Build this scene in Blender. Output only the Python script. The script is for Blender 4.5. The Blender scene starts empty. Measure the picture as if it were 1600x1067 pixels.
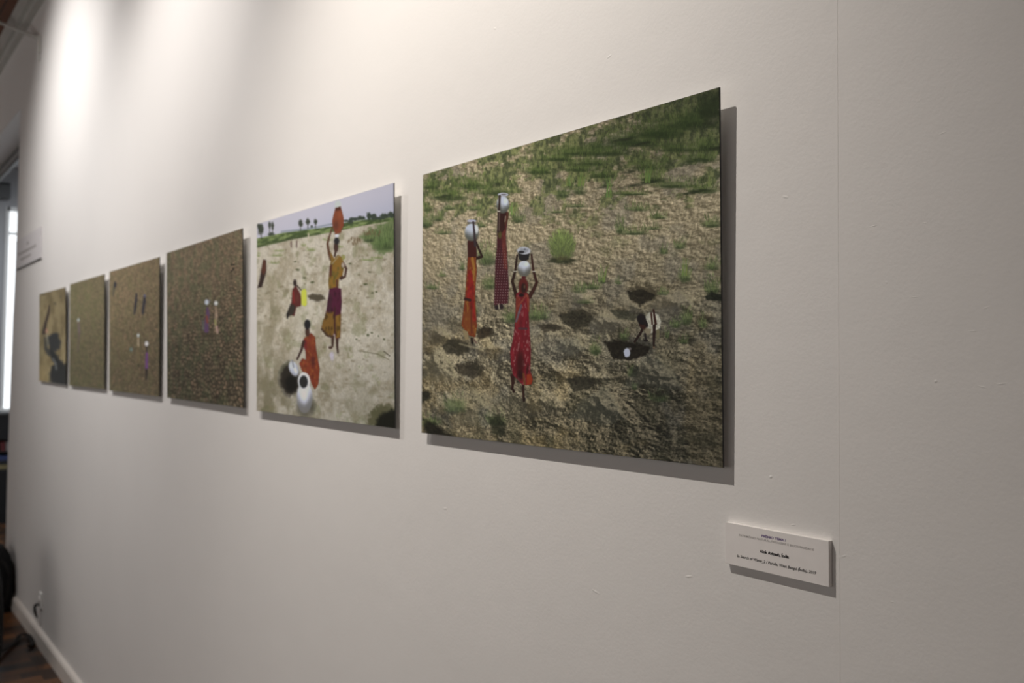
import bpy, bmesh, math, random
import numpy as np
from mathutils import Vector, Matrix

C = bpy.context.scene.collection
scene = bpy.context.scene

# ================================================================ camera
YAW, PITCH, ROLL, DIST, FPX = .9298, .0176, .0021, .9452, 1422.0
EYE = 1.6
_F = np.array([-math.sin(YAW)*math.cos(PITCH), math.cos(YAW)*math.cos(PITCH), math.sin(PITCH)])
_R = np.array([math.cos(YAW), math.sin(YAW), 0.]); _U = np.cross(_R, _F)
_R2 = _R*math.cos(ROLL)+_U*math.sin(ROLL); _U2 = -_R*math.sin(ROLL)+_U*math.cos(ROLL)
CAM = np.array([0, -DIST, EYE])
def project(x, y, z):
    v0, v1, v2 = x-CAM[0], y-CAM[1], z-CAM[2]
    Z = v0*_F[0]+v1*_F[1]+v2*_F[2]
    return (800+FPX*(v0*_R2[0]+v1*_R2[1]+v2*_R2[2])/Z, 533.5-FPX*(v0*_U2[0]+v1*_U2[1]+v2*_U2[2])/Z)
cam = bpy.data.cameras.new('camera'); co = bpy.data.objects.new('camera', cam); C.objects.link(co)
co.matrix_world = Matrix(((_R2[0], _U2[0], -_F[0], CAM[0]), (_R2[1], _U2[1], -_F[1], CAM[1]), (_R2[2], _U2[2], -_F[2], CAM[2]), (0, 0, 0, 1)))
cam.sensor_width = 36; cam.lens = FPX*36/1600; cam.clip_start = .05; cam.clip_end = 100
cam.dof.use_dof = True; cam.dof.focus_distance = 1.22; cam.dof.aperture_fstop = 5.6
scene.camera = co

# ================================================================ materials
def nodes(name):
    m = bpy.data.materials.new(name); m.use_nodes = True
    nt = m.node_tree; b = nt.nodes['Principled BSDF']
    return m, nt, b
def N(nt, t, **kw):
    n = nt.nodes.new(t)
    for k, v in kw.items():
        if k in n.inputs: n.inputs[k].default_value = v
        else: setattr(n, k, v)
    return n
def plain(name, col, rough=.6, spec=.3, metal=0, var=.06, scale=30, bump=0):
    m, nt, b = nodes(name)
    tc = N(nt, 'ShaderNodeTexCoord'); nz = N(nt, 'ShaderNodeTexNoise', Scale=scale, Detail=4.0)
    nt.links.new(tc.outputs['Object'], nz.inputs['Vector'])
    r = N(nt, 'ShaderNodeValToRGB')
    r.color_ramp.elements[0].color = tuple(max(0, c*(1-var)) for c in col)+(1,); r.color_ramp.elements[0].position = .3
    r.color_ramp.elements[1].color = tuple(min(1, c*(1+var)) for c in col)+(1,); r.color_ramp.elements[1].position = .7
    nt.links.new(nz.outputs['Fac'], r.inputs['Fac']); nt.links.new(r.outputs['Color'], b.inputs['Base Color'])
    b.inputs['Roughness'].default_value = rough; b.inputs['Specular IOR Level'].default_value = spec; b.inputs['Metallic'].default_value = metal
    if bump:
        bp = N(nt, 'ShaderNodeBump', Strength=bump, Distance=.002); nt.links.new(nz.outputs['Fac'], bp.inputs['Height']); nt.links.new(bp.outputs['Normal'], b.inputs['Normal'])
    return m

def wall_paint(name, col, rough=.62):
    m, nt, b = nodes(name)
    tc = N(nt, 'ShaderNodeTexCoord')
    n1 = N(nt, 'ShaderNodeTexNoise', Scale=1.6, Detail=3.0); n2 = N(nt, 'ShaderNodeTexNoise', Scale=26.0, Detail=6.0, Roughness=.6); n3 = N(nt, 'ShaderNodeTexNoise', Scale=190.0, Detail=3.0)
    n4 = N(nt, 'ShaderNodeTexNoise', Scale=7.0, Detail=2.0)
    mp = N(nt, 'ShaderNodeMapping'); mp.inputs['Scale'].default_value = (1, 1, .55)
    for n in (n1, n2, n3, n4): nt.links.new(tc.outputs['Object'], n.inputs['Vector'])
    r = N(nt, 'ShaderNodeValToRGB')
    r.color_ramp.elements[0].position = .3; r.color_ramp.elements[0].color = tuple(c*.975 for c in col)+(1,)
    r.color_ramp.elements[1].position = .7; r.color_ramp.elements[1].color = tuple(min(1, c*1.01) for c in col)+(1,)
    nt.links.new(n1.outputs['Fac'], r.inputs['Fac']); nt.links.new(r.outputs['Color'], b.inputs['Base Color'])
    a1 = N(nt, 'ShaderNodeMath', operation='MULTIPLY'); a1.inputs[1].default_value = .55; nt.links.new(n2.outputs['Fac'], a1.inputs[0])
    a2 = N(nt, 'ShaderNodeMath', operation='MULTIPLY_ADD'); a2.inputs[1].default_value = .22; nt.links.new(n3.outputs['Fac'], a2.inputs[0]); nt.links.new(a1.outputs[0], a2.inputs[2])
    a3 = N(nt, 'ShaderNodeMath', operation='MULTIPLY_ADD'); a3.inputs[1].default_value = 1.6; nt.links.new(n4.outputs['Fac'], a3.inputs[0]); nt.links.new(a2.outputs[0], a3.inputs[2])
    bp = N(nt, 'ShaderNodeBump', Strength=.5, Distance=.0016); nt.links.new(a3.outputs[0], bp.inputs['Height']); nt.links.new(bp.outputs['Normal'], b.inputs['Normal'])
    b.inputs['Roughness'].default_value = rough; b.inputs['Specular IOR Level'].default_value = .25
    return m

def parquet(name):
    m, nt, b = nodes(name)
    tc = N(nt, 'ShaderNodeTexCoord'); mp = N(nt, 'ShaderNodeMapping')
    mp.inputs['Rotation'].default_value = (0, 0, math.radians(90))
    nt.links.new(tc.outputs['Object'], mp.inputs['Vector'])
    br = N(nt, 'ShaderNodeTexBrick', Scale=1.0)
    br.inputs['Brick Width'].default_value = .17; br.inputs['Row Height'].default_value = .085; br.inputs['Mortar Size'].default_value = .0016
    br.inputs['Color1'].default_value = (.020, .012, .009, 1); br.inputs['Color2'].default_value = (.24, .10, .035, 1); br.inputs['Mortar'].default_value = (.008, .006, .005, 1)
    br.inputs['Bias'].default_value = -.15
    nt.links.new(mp.outputs['Vector'], br.inputs['Vector'])
    mp2 = N(nt, 'ShaderNodeMapping'); mp2.inputs['Scale'].default_value = (60, 5, 20); nt.links.new(tc.outputs['Object'], mp2.inputs['Vector'])
    g = N(nt, 'ShaderNodeTexNoise', Scale=1.0, Detail=5.0); nt.links.new(mp2.outputs['Vector'], g.inputs['Vector'])
    r = N(nt, 'ShaderNodeValToRGB'); r.color_ramp.elements[0].color = (.55, .55, .55, 1); r.color_ramp.elements[1].color = (1, 1, 1, 1)
    nt.links.new(g.outputs['Fac'], r.inputs['Fac'])
    mx = N(nt, 'ShaderNodeMix', data_type='RGBA', blend_type='MULTIPLY'); mx.inputs[0].default_value = 1
    nt.links.new(br.outputs['Color'], mx.inputs[6]); nt.links.new(r.outputs['Color'], mx.inputs[7]); nt.links.new(mx.outputs[2], b.inputs['Base Color'])
    b.inputs['Roughness'].default_value = .38; b.inputs['Specular IOR Level'].default_value = .4
    return m

def boards(name):
    m, nt, b = nodes(name)
    tc = N(nt, 'ShaderNodeTexCoord'); br = N(nt, 'ShaderNodeTexBrick', Scale=1.0)
    br.inputs['Brick Width'].default_value = 3.0; br.inputs['Row Height'].default_value = .12; br.inputs['Mortar Size'].default_value = .004
    br.inputs['Color1'].default_value = (.15, .052, .022, 1); br.inputs['Color2'].default_value = (.20, .075, .035, 1); br.inputs['Mortar'].default_value = (.02, .01, .008, 1)
    nt.links.new(tc.outputs['Object'], br.inputs['Vector']); nt.links.new(br.outputs['Color'], b.inputs['Base Color'])
    b.inputs['Roughness'].default_value = .6
    return m

def ink(name):
    m, nt, b = nodes(name)
    a = N(nt, 'ShaderNodeAttribute', attribute_name='print_ink'); nt.links.new(a.outputs['Color'], b.inputs['Base Color'])
    b.inputs['Roughness'].default_value = .5; b.inputs['Specular IOR Level'].default_value = .18
    return m
def glow(name, col, s):
    m, nt, b = nodes(name)
    b.inputs['Base Color'].default_value = (.8, .8, .8, 1); b.inputs['Emission Color'].default_value = tuple(col)+(1,); b.inputs['Emission Strength'].default_value = s
    return m

M_WALL = wall_paint('white_wall_paint', (.80, .785, .765))
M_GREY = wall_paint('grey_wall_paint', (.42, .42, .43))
M_TRIM = plain('trim_paint', (.74, .70, .65), .42, .4, scale=9, var=.04)
M_CORN = plain('cornice_paint', (.60, .60, .57), .5, .3, scale=9, var=.05)
M_FLOOR = parquet('parquet_floor'); M_CEIL = boards('ceiling_boards')
M_EDGE = plain('board_edge', (.018, .019, .020), .4, .4, var=.1)
M_BATT = plain('alu_batten', (.35, .35, .36), .4, .4, metal=.6)
M_CARD = plain('foam_card', (.84, .81, .79), .55, .3, scale=60, var=.02)
M_BLACK = plain('black_fabric', (.012, .012, .013), .85, .2, scale=160, var=.4, bump=.5)
M_STRAP = plain('black_webbing', (.010, .009, .009), .7, .3, scale=200, var=.4)
M_WHITE = plain('white_plastic', (.82, .82, .80), .35, .45, var=.03)
M_INKB = plain('black_lettering', (.035, .032, .032), .6, .2, var=.1); M_INKG = plain('grey_lettering', (.34, .32, .31), .6, .2, var=.05); M_INKP = plain('violet_lettering', (.17, .12, .26), .6, .2, var=.05)
M_INK = ink('printed_photograph')
M_DARKG = plain('dark_grey_metal', (.10, .10, .10), .5, .3); M_MIDG = plain('mid_grey_paint', (.30, .29, .29), .5, .3)
M_BLKW = plain('black_laminate', (.012, .012, .013), .5, .35)

# ================================================================ mesh helpers
def link(name, bm, mat, parent=None, smooth=False, bevel=0):
    me = bpy.data.meshes.new(name); bm.normal_update(); bm.to_mesh(me); bm.free()
    o = bpy.data.objects.new(name, me); C.objects.link(o)
    for m in (mat if isinstance(mat, (list, tuple)) else [mat]): me.materials.append(m)
    if smooth: me.polygons.foreach_set('use_smooth', [True]*len(me.polygons))
    if parent: o.parent = parent
    if bevel:
        md = o.modifiers.new('bevel', 'BEVEL'); md.width = bevel; md.segments = 3; md.limit_method = 'ANGLE'
    return o
def box(bm, x0, x1, y0, y1, z0, z1):
    v = [bm.verts.new((x, y, z)) for x in (x0, x1) for y in (y0, y1) for z in (z0, z1)]
    for f in ((0, 1, 3, 2), (4, 6, 7, 5), (0, 4, 5, 1), (2, 3, 7, 6), (0, 2, 6, 4), (1, 5, 7, 3)): bm.faces.new([v[i] for i in f])
def prism_y(bm, pts, y0, y1):
    """outline in the x-z plane, pushed from y0 to y1"""
    a = [bm.verts.new((x, y0, z)) for x, z in pts]; b = [bm.verts.new((x, y1, z)) for x, z in pts]
    bm.faces.new(a[::-1]); bm.faces.new(b); n = len(pts)
    for i in range(n): bm.faces.new((a[i], a[(i+1) % n], b[(i+1) % n], b[i]))
def prism_x(bm, pts, x0, x1):
    a = [bm.verts.new((x0, y, z)) for y, z in pts]; b = [bm.verts.new((x1, y, z)) for y, z in pts]
    bm.faces.new(a); bm.faces.new(b[::-1]); n = len(pts)
    for i in range(n): bm.faces.new((a[(i+1) % n], a[i], b[i], b[(i+1) % n]))
def fix(bm): bmesh.ops.recalc_face_normals(bm, faces=bm.faces); return bm
def tube(bm, pts, r, seg=12, flat=1.0):
    rings = []
    P = [Vector(p) for p in pts]
    for i, p in enumerate(P):
        d = (P[min(i+1, len(P)-1)]-P[max(i-1, 0)]).normalized()
        s = d.cross(Vector((0, 0, 1)));  s = s if s.length > .05 else d.cross(Vector((0, 1, 0)))
        s.normalize(); u = s.cross(d).normalized()
        rr = r if np.isscalar(r) else r[i]
        rings.append([bm.verts.new(p+s*rr*math.cos(a)+u*rr*flat*math.sin(a)) for a in [2*math.pi*k/seg for k in range(seg)]])
    for a, b in zip(rings, rings[1:]):
        for k in range(seg): bm.faces.new((a[k], a[(k+1) % seg], b[(k+1) % seg], b[k]))
    bm.faces.new(rings[0][::-1]); bm.faces.new(rings[-1])
def smooth_path(pts, n=6):
    P = [Vector(p) for p in pts]; P = [P[0]]+P+[P[-1]]; out = []
    for i in range(1, len(P)-2):
        for k in range(n):
            t = k/n; a, b, c, d = P[i-1], P[i], P[i+1], P[i+2]
            out.append(.5*((2*b)+(-a+c)*t+(2*a-5*b+4*c-d)*t*t+(-a+3*b-3*c+d)*t**3))
    out.append(P[-2]); return out
def empty(name, loc, label, cat, group=None):
    o = bpy.data.objects.new(name, None); C.objects.link(o); o.location = loc; o.empty_display_size = .05
    o['label'] = label; o['category'] = cat
    if group: o['group'] = group
    return o
def struct(o): o['kind'] = 'structure'; return o
def tag(o, label, cat, group=None):
    o['label'] = label; o['category'] = cat
    if group: o['group'] = group
    return o

# ---------------------------------------------------------------- printed pictures (computed, no files)
# every print is a fine grid of points; (PX, PY) is a drawing frame laid over the print,
# (U, V) runs 0..1 across and down the print.  Colours are print inks.
def _tab(seed):
    return np.random.RandomState(seed).rand(128, 128)
_TABS = {}
def vnoise(x, y, seed=0):
    t = _TABS.setdefault(seed, _tab(seed))
    xi = np.floor(x).astype(int); yi = np.floor(y).astype(int)
    fx = x - xi; fy = y - yi
    fx = fx*fx*(3-2*fx); fy = fy*fy*(3-2*fy)
    x0 = xi % 128; x1 = (xi+1) % 128; y0 = yi % 128; y1 = (yi+1) % 128
    return (t[y0, x0]*(1-fx)+t[y0, x1]*fx)*(1-fy) + (t[y1, x0]*(1-fx)+t[y1, x1]*fx)*fy
def fbm(x, y, seed=0, octv=4, gain=.5):
    s = 0; a = 1; n = 0
    for k in range(octv):
        s = s + a*vnoise(x*2**k+17*k, y*2**k+9*k, seed+k); n += a; a *= gain
    return s/n
def worley(x, y, seed=0):
    t1 = _TABS.setdefault(seed+500, _tab(seed+500)); t2 = _TABS.setdefault(seed+600, _tab(seed+600))
    xi = np.floor(x).astype(int); yi = np.floor(y).astype(int)
    f1 = np.full(x.shape, 9.); f2 = np.full(x.shape, 9.); cid = np.zeros(x.shape)
    for dx in (-1, 0, 1):
        for dy in (-1, 0, 1):
            cx = xi+dx; cy = yi+dy
            ox = cx+.1+.8*t1[cy % 128, cx % 128]; oy = cy+.1+.8*t2[cy % 128, cx % 128]
            d = np.hypot(ox-x, oy-y)
            m = d < f1
            f2 = np.where(m, f1, np.minimum(f2, d)); cid = np.where(m, t1[cx % 128, cy % 128], cid); f1 = np.where(m, d, f1)
    return f1, f2, cid
def sstep(a, b, x):
    t = np.clip((x-a)/(b-a), 0, 1); return t*t*(3-2*t)
def mix(c0, c1, t):
    t = np.asarray(t)[..., None]; return np.asarray(c0, float)*(1-t) + np.asarray(c1, float)*t

class Print:
    def __init__(s, PX, PY, U, V):
        s.PX, s.PY, s.U, s.V = PX, PY, U, V
        s.C = np.zeros(PX.shape+(3,))
        s.left = np.minimum(PX[0], PX[-1]); s.right = np.maximum(PX[0], PX[-1])
    def win(s, x0, x1, y0, y1):
        cols = np.nonzero((s.right >= x0) & (s.left <= x1))[0]
        if not len(cols): return None
        a, b = cols[0], cols[-1]+1
        ys = s.PY[:, a:b]
        rows = np.nonzero((ys.max(1) >= y0) & (ys.min(1) <= y1))[0]
        if not len(rows): return None
        return slice(rows[0], rows[-1]+1), slice(a, b)
    def put(s, w, col, al):
        col = np.asarray(col, float)
        s.C[w] = s.C[w]*(1-al[..., None]) + col*al[..., None]
    def ell(s, cx, cy, rx, ry, col, rot=0, soft=.35, op=1, rag=0, seed=3, shade=None):
        m = max(rx, ry)*(1+soft)+2
        w = s.win(cx-m, cx+m, cy-m, cy+m)
        if w is None: return
        x = s.PX[w]-cx; y = s.PY[w]-cy
        c, q = math.cos(rot), math.sin(rot)
        xx = (x*c+y*q)/rx; yy = (-x*q+y*c)/ry
        r = np.hypot(xx, yy)
        if rag: r = r + rag*(fbm(s.PX[w]/max(2.5, rx/3), s.PY[w]/max(2.5, ry/3), seed, 3)-.5)*2
        al = 1-sstep(1-soft, 1+soft*.4, r)
        if shade is not None:   # the printed pot: lighter at its upper part, darker below
            t = sstep(-.25, .75, yy*.85+.45*np.abs(xx)+xx*shade[1])[..., None]
            col = np.asarray(col, float)*(1-t)+np.asarray(shade[0], float)*t
        s.put(w, col, al*op)
    def poly(s, pts, col, soft=.8, op=1, rag=0, seed=5, rs=4.):
        P = np.array(pts, float)
        m = soft*2+1+rag*2
        w = s.win(P[:, 0].min()-m, P[:, 0].max()+m, P[:, 1].min()-m, P[:, 1].max()+m)
        if w is None: return None
        x = s.PX[w]; y = s.PY[w]
        d = np.full(x.shape, 1e9); ins = np.zeros(x.shape, bool)
        for i in range(len(P)):
            ax, ay = P[i-1]; bx, by = P[i]
            vx, vy = bx-ax, by-ay; L = vx*vx+vy*vy+1e-9
            t = np.clip(((x-ax)*vx+(y-ay)*vy)/L, 0, 1)
            d = np.minimum(d, np.hypot(x-ax-t*vx, y-ay-t*vy))
            c = ((ay > y) != (by > y)) & (x < (bx-ax)*(y-ay)/(by-ay+1e-12)+ax)
            ins ^= c
        sd = np.where(ins, -d, d)
        if rag: sd = sd + rag*(fbm(x/rs, y/rs, seed, 3)-.5)*2
        al = (1-sstep(-soft, soft, sd))*op
        s.put(w, col, al)
        return w, al
    def line(s, pts, wd, col, op=1, soft=.6):
        for i in range(len(pts)-1):
            (ax, ay), (bx, by) = pts[i], pts[i+1]
            w0 = wd if np.isscalar(wd) else wd[i]; w1 = wd if np.isscalar(wd) else wd[i+1]
            m = max(w0, w1)+1.5
            w = s.win(min(ax, bx)-m, max(ax, bx)+m, min(ay, by)-m, max(ay, by)+m)
            if w is None: continue
            x = s.PX[w]; y = s.PY[w]; vx, vy = bx-ax, by-ay
            t = np.clip(((x-ax)*vx+(y-ay)*vy)/(vx*vx+vy*vy+1e-9), 0, 1)
            d = np.hypot(x-ax-t*vx, y-ay-t*vy) - (w0+(w1-w0)*t)/2
            s.put(w, col, (1-sstep(-soft, soft, d))*op)
    def tex(s, wa, fn):
        """vary the colour inside a painted shape"""
        if wa is None: return
        w, al = wa
        c = fn(s.PX[w], s.PY[w], s.C[w])
        s.C[w] = s.C[w]*(1-al[..., None])+c*al[..., None]

G_DK = (48, 56, 34); G_MD = (82, 96, 54); G_LT = (120, 132, 78)
def tuft(p, rs, cx, cy, rx, ry, n, lo=G_DK, md=G_MD, hi=G_LT, up=8, base=True, op=.8, lean=.25):
    if base:
        p.ell(cx, cy+ry*.35, rx*1.0, ry*.75, md, soft=.8, op=.6, rag=.35, seed=rs.randint(90))
        p.ell(cx+rx*.1, cy+ry*.75, rx*.9, ry*.35, lo, soft=.8, op=.7, rag=.3, seed=rs.randint(90))
    for k in range(n):
        a = rs.rand()*6.283; r = rs.rand()**.5
        x = cx+rx*r*math.cos(a); y = cy+ry*r*math.sin(a)
        h = up*(.5+.8*rs.rand()); dx = (rs.rand()-.5+(x-cx)/rx*.5)*h*lean*2
        t = rs.rand(); c = [lo, md, hi][0 if t < .28 else (1 if t < .62 else 2)]
        c = np.array(c)*(.85+.3*rs.rand())
        p.line([(x, y), (x+dx, y-h)], [.95, .4], c, op=op*(.6+.4*rs.rand()), soft=.5)

def paint_walkers(p):
    U, V, PX, PY = p.U, p.V, p.PX, p.PY
    X = U*1.5
    rs = np.random.RandomState(11)
    big = fbm(X*4, V*5, 13, 3)
    low = sstep(.48, .70, V+(big-.5)*.25)
    cor = sstep(.60, .95, V*.75+U*.42+(big-.5)*.12)*sstep(.76, .92, U)
    heaps = [(944, 632, 34, 26, 4.2), (1032, 588, 42, 30, 4.6), (684, 568, 30, 26, 4.6), (908, 466, 18, 10, 2.4), (1058, 472, 34, 14, 2.8), (895, 540, 26, 14, 3),
             (950, 503, 34, 14, 3), (850, 628, 40, 22, 3.2), (690, 524, 22, 14, 3), (740, 640, 36, 24, 3), (800, 545, 50, 24, 2), (766, 545, 20, 8, 1.6), (700, 640, 30, 20, 3),
             (1000, 463, -22, 11, 5), (980, 547, -34, 14, 6), (898, 498, -26, 11, 4.5), (905, 600, -22, 9, 3.5), (757, 522, -13, 8, 4), (712, 544, -22, 12, 4), (735, 578, -20, 10, 3.5),
             (860, 514, -20, 6, 2), (975, 493, -22, 8, 2), (665, 552, -8, 8, 3), (990, 583, -8, 8, 2), (870, 580, 30, 14, 2), (940, 590, 26, 8, 1.6)]
    def height(dx, dy):        # the photographed sand: dunes, footprints and dug heaps, seen in relief
        x = X+dx; v = V+dy; px = PX+dx*330; py = PY+dy*540
        w = fbm(x*7, v*9, 31, 2)*.06
        up = fbm((x+w*.5)/.021, (v+w*.4)/.0105, 1, 4, .60)*.013
        dn = (fbm((x+w+v*.25)/.075, (v+w)/.042, 3, 6, .66)*.042)
        rp = fbm((x*.55+w*1.2)/.04, (v+x*.10+w*1.0)/.016, 6, 3, .5)*.020
        h = (up*(1-low)+dn*low)*(1-cor)+(rp*.8+.75*dn)*cor
        q = 0
        for cx, cy, rx, ry, am in heaps:
            r = np.hypot((px-cx)/abs(rx), (py-cy)/ry)
            b = np.clip(1-r*.62, 0, 1)
            q = q+(1 if rx > 0 else -1)*am*.0155*b*b*(.7+.6*vnoise(px/7, py/6, 81))
        return h+q
    e = .0045
    sl = (height(-e*.5, e*.25)-height(e, -e*.5))/e
    lit = sstep(-1.0, 1.0, sl)
    hi = mix((198, 178, 144), (154, 140, 112), sstep(.30, .62, V)); hi = mix(hi, (126, 111, 84), sstep(.66, 1, V*.75+U*.30))
    lo = mix((110, 98, 74), (58, 52, 40), sstep(.30, .62, V)); lo = mix(lo, (36, 34, 24), sstep(.66, 1, V*.75+U*.30))
    p.C[:] = lo*(1-lit[..., None])+hi*lit[..., None]
    p.C[:] = mix(p.C, (110, 106, 98), .30*sstep(.46, .66, fbm(X*9, V*13, 23, 4)))
    p.C[:] = mix(p.C, (150, 124, 78), .25*sstep(.50, .66, fbm(X*7, V*11, 27, 4))*sstep(.4, .7, V))
    p.C[:] = mix(p.C, (62, 58, 40), .40*sstep(.5, .7, fbm(X*10, V*14, 37, 4))*sstep(.62, .95, V*.8+U*.3))
    gr = fbm(X/.0045, V/.0045, 7, 2)
    spk = fbm(X/.0075, V/.0038, 57, 3, .6)
    p.C *= (.84+.32*gr+(big-.5)*.18+(spk-.5)*(.25+.75*low))[..., None]
    # thin green carpet toward the upper right
    gm = sstep(.46, .62, fbm(X*15, V*30, 19, 5, .6)+.26*sstep(.34, .0, V)-.09-.07*sstep(.5, 0, U))*sstep(.50, .22, V+.10*(1-U))
    gcol = mix((48, 58, 32), (122, 128, 74), sstep(.28, .72, fbm(X/.012, V/.014, 29, 4, .6)))
    p.C[:] = p.C*(1-.74*gm[..., None])+gcol*.74*gm[..., None]
    # grass belts
    belts = [(672, 286, 14, 9, 60), (700, 300, 36, 14, 160), (735, 281, 30, 14, 120), (770, 291, 36, 15, 170), (668, 322, 10, 8, 30),
             (838, 262, 26, 10, 110), (868, 243, 30, 9, 90), (905, 232, 40, 12, 130), (920, 250, 40, 9, 90),
             (985, 212, 44, 17, 320), (1030, 196, 44, 20, 300), (1080, 178, 44, 24, 320), (1108, 162, 18, 20, 140), (1060, 226, 44, 12, 150),
             (1105, 218, 20, 18, 90), (950, 232, 30, 12, 120), (1010, 250, 34, 16, 150), (1090, 242, 32, 12, 130), (1050, 285, 40, 9, 110), (1098, 290, 26, 12, 130),
             (1018, 270, 22, 16, 150), (985, 300, 30, 5, 40), (905, 260, 30, 8, 60), (940, 268, 22, 10, 60)]
    for cx, cy, rx, ry, n in belts:
        tuft(p, rs, cx, cy, rx, ry, int(n*.9), up=5.5, lo=(42, 52, 28), md=(76, 92, 44), hi=(112, 128, 64), op=.62)
    p.poly([(912, 226), (985, 214), (1060, 190), (1123, 146), (1126, 168), (1060, 212), (1000, 222), (940, 232)], (44, 62, 26), soft=7, op=.42, rag=7)
    p.poly([(1085, 150), (1128, 136), (1128, 190), (1100, 200)], (34, 42, 22), soft=6, op=.5, rag=5)
    for cx, cy, rx, ry in [(975, 218, 24, 3), (1005, 224, 16, 3), (777, 288, 10, 4), (693, 307, 16, 3), (1014, 285, 22, 3), (1118, 232, 14, 3), (1085, 300, 26, 3), (990, 290, 20, 2.5), (940, 293, 16, 2.5), (985, 268, 14, 3), (668, 352, 12, 4)]:
        p.ell(cx, cy, rx, ry, (34, 40, 24), rot=-.2, soft=.9, op=.7, rag=.5)
    small = [(665, 343, 12, 12, 60), (683, 338, 12, 8, 30), (702, 322, 10, 6, 24), (740, 323, 14, 6, 36), (692, 362, 14, 4, 24), (752, 350, 8, 5, 18),
             (810, 338, 12, 10, 50), (995, 324, 20, 6, 70), (1030, 337, 14, 5, 36), (990, 361, 24, 6, 80), (968, 352, 7, 13, 50), (1020, 355, 14, 4, 24),
             (1112, 347, 18, 8, 60), (1037, 390, 8, 7, 26), (1062, 381, 11, 8, 34), (1112, 412, 14, 10, 40), (1070, 428, 12, 12, 60), (1113, 444, 13, 16, 90),
             (760, 396, 16, 18, 110), (765, 438, 14, 14, 40), (736, 478, 12, 14, 24), (675, 447, 12, 5, 18), (690, 429, 8, 3, 12), (722, 416, 5, 6, 16), (838, 488, 22, 12, 90), (800, 492, 16, 12, 40),
             (905, 450, 12, 8, 50), (926, 446, 14, 6, 44), (942, 434, 5, 9, 24), (966, 440, 6, 4, 14), (1036, 456, 10, 5, 24),
             (1072, 492, 11, 15, 60), (1055, 503, 10, 9, 24), (1042, 520, 4, 8, 14), (1068, 531, 9, 6, 22), (1098, 500, 8, 12, 20), (975, 522, 8, 9, 22),
             (930, 540, 10, 14, 24), (912, 470, 16, 4, 16), (985, 578, 6, 10, 16), (992, 601, 5, 8, 12), (1030, 618, 18, 9, 40), (710, 628, 20, 16, 50), (672, 656, 16, 10, 40), (775, 652, 16, 12, 44),
             (905, 292, 12, 12, 40), (880, 300, 12, 8, 30), (900, 320, 18, 4, 20), (870, 330, 16, 3, 16)]
    for cx, cy, rx, ry, n in small:
        tuft(p, rs, cx, cy, rx, ry, n, up=6.5, op=.65)
    for cx, cy, h, n in [(952, 308, 34, 9), (908, 290, 22, 14), (888, 290, 18, 10), (1070, 430, 26, 8), (940, 440, 26, 6), (800, 335, 20, 7), (1012, 285, 26, 14)]:
        for k in range(n):
            x = cx+(rs.rand()-.5)*9; b = (rs.rand()-.35)*h*.55
            p.line([(x, cy), (x+b*.35, cy-h*.55), (x+b, cy-h*(.75+.35*rs.rand()))], [1.3, .9, .4], (96+30*rs.rand(), 130, 66), op=.75)
    # pits, mounds and ridges of dug sand
    mound_hi = (150, 138, 106); mound_gy = (104, 102, 88)
    def mound(pts, ridge, gy=mound_gy, op=.6):
        p.poly(pts, gy, soft=5, op=op*.5, rag=6, rs=7)
        p.line(ridge, 3.0, mound_hi, op=.55, soft=2.4)
    mound([(890, 652), (905, 628), (944, 602), (960, 622), (975, 655), (950, 665), (920, 656)], [(944, 602), (958, 620), (972, 646)])
    mound([(975, 608), (992, 575), (1005, 560), (1030, 556), (1052, 580), (1066, 606), (1040, 615), (1005, 600)], [(1028, 558), (1046, 578), (1062, 602)])
    mound([(658, 575), (668, 552), (684, 540), (704, 560), (716, 590), (700, 600), (670, 598)], [(686, 542), (702, 566), (712, 588)], gy=(132, 122, 96))
    mound([(885, 470), (896, 460), (908, 456), (920, 468), (912, 474)], [(908, 456), (919, 467)], gy=(138, 126, 104))
    mound([(1010, 475), (1030, 462), (1062, 452), (1086, 475), (1060, 486), (1025, 488)], [(1062, 453), (1082, 472)], gy=(120, 112, 98))
    mound([(862, 545), (880, 530), (902, 524), (915, 545), (900, 556)], [(902, 526), (913, 540)])
    mound([(918, 506), (935, 492), (960, 490), (980, 505), (960, 520), (930, 520)], [(940, 492), (970, 498)], gy=(128, 120, 104))
    mound([(740, 620), (780, 600), (850, 612), (880, 650), (820, 655), (770, 650)], [(846, 614), (868, 636)], gy=(112, 104, 86), op=.4)
    mound([(658, 530), (672, 512), (698, 508), (706, 530), (690, 545)], [(686, 510), (700, 524)], gy=(120, 106, 78), op=.5)
    mound([(690, 620), (730, 600), (770, 625), (760, 665), (710, 660)], [(738, 606), (756, 632)], gy=(104, 104, 88), op=.4)
    def hole(pts, c=(34, 30, 22), s=2.2, op=.92):
        w = p.poly(pts, c, soft=s, op=op, rag=2.6, rs=5)
        p.tex(w, lambda x, y, k: k*(.6+.9*fbm(x/3, y/2.5, 77, 3))[..., None])
    hole([(981, 455), (1000, 452), (1024, 460), (1022, 468), (1000, 478), (984, 468)])
    hole([(944, 533), (970, 532), (1016, 540), (1014, 551), (994, 561), (982, 563), (958, 560)], (26, 22, 16))
    hole([(872, 492), (896, 486), (924, 494), (920, 508), (900, 516), (880, 505)], (46, 42, 32))
    hole([(842, 508), (870, 508), (880, 514), (850, 520)], (52, 46, 36), op=.8)
    hole([(952, 484), (972, 484), (998, 494), (990, 502), (965, 498)], (56, 54, 42), op=.8)
    hole([(744, 516), (758, 510), (768, 514), (765, 524), (748, 532)], (44, 36, 26))
    hole([(690, 540), (706, 528), (728, 534), (735, 548), (718, 556), (698, 552)], (44, 40, 30), op=.85)
    hole([(712, 568), (736, 570), (752, 586), (740, 592), (716, 584)], (48, 42, 32), op=.85)
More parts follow.
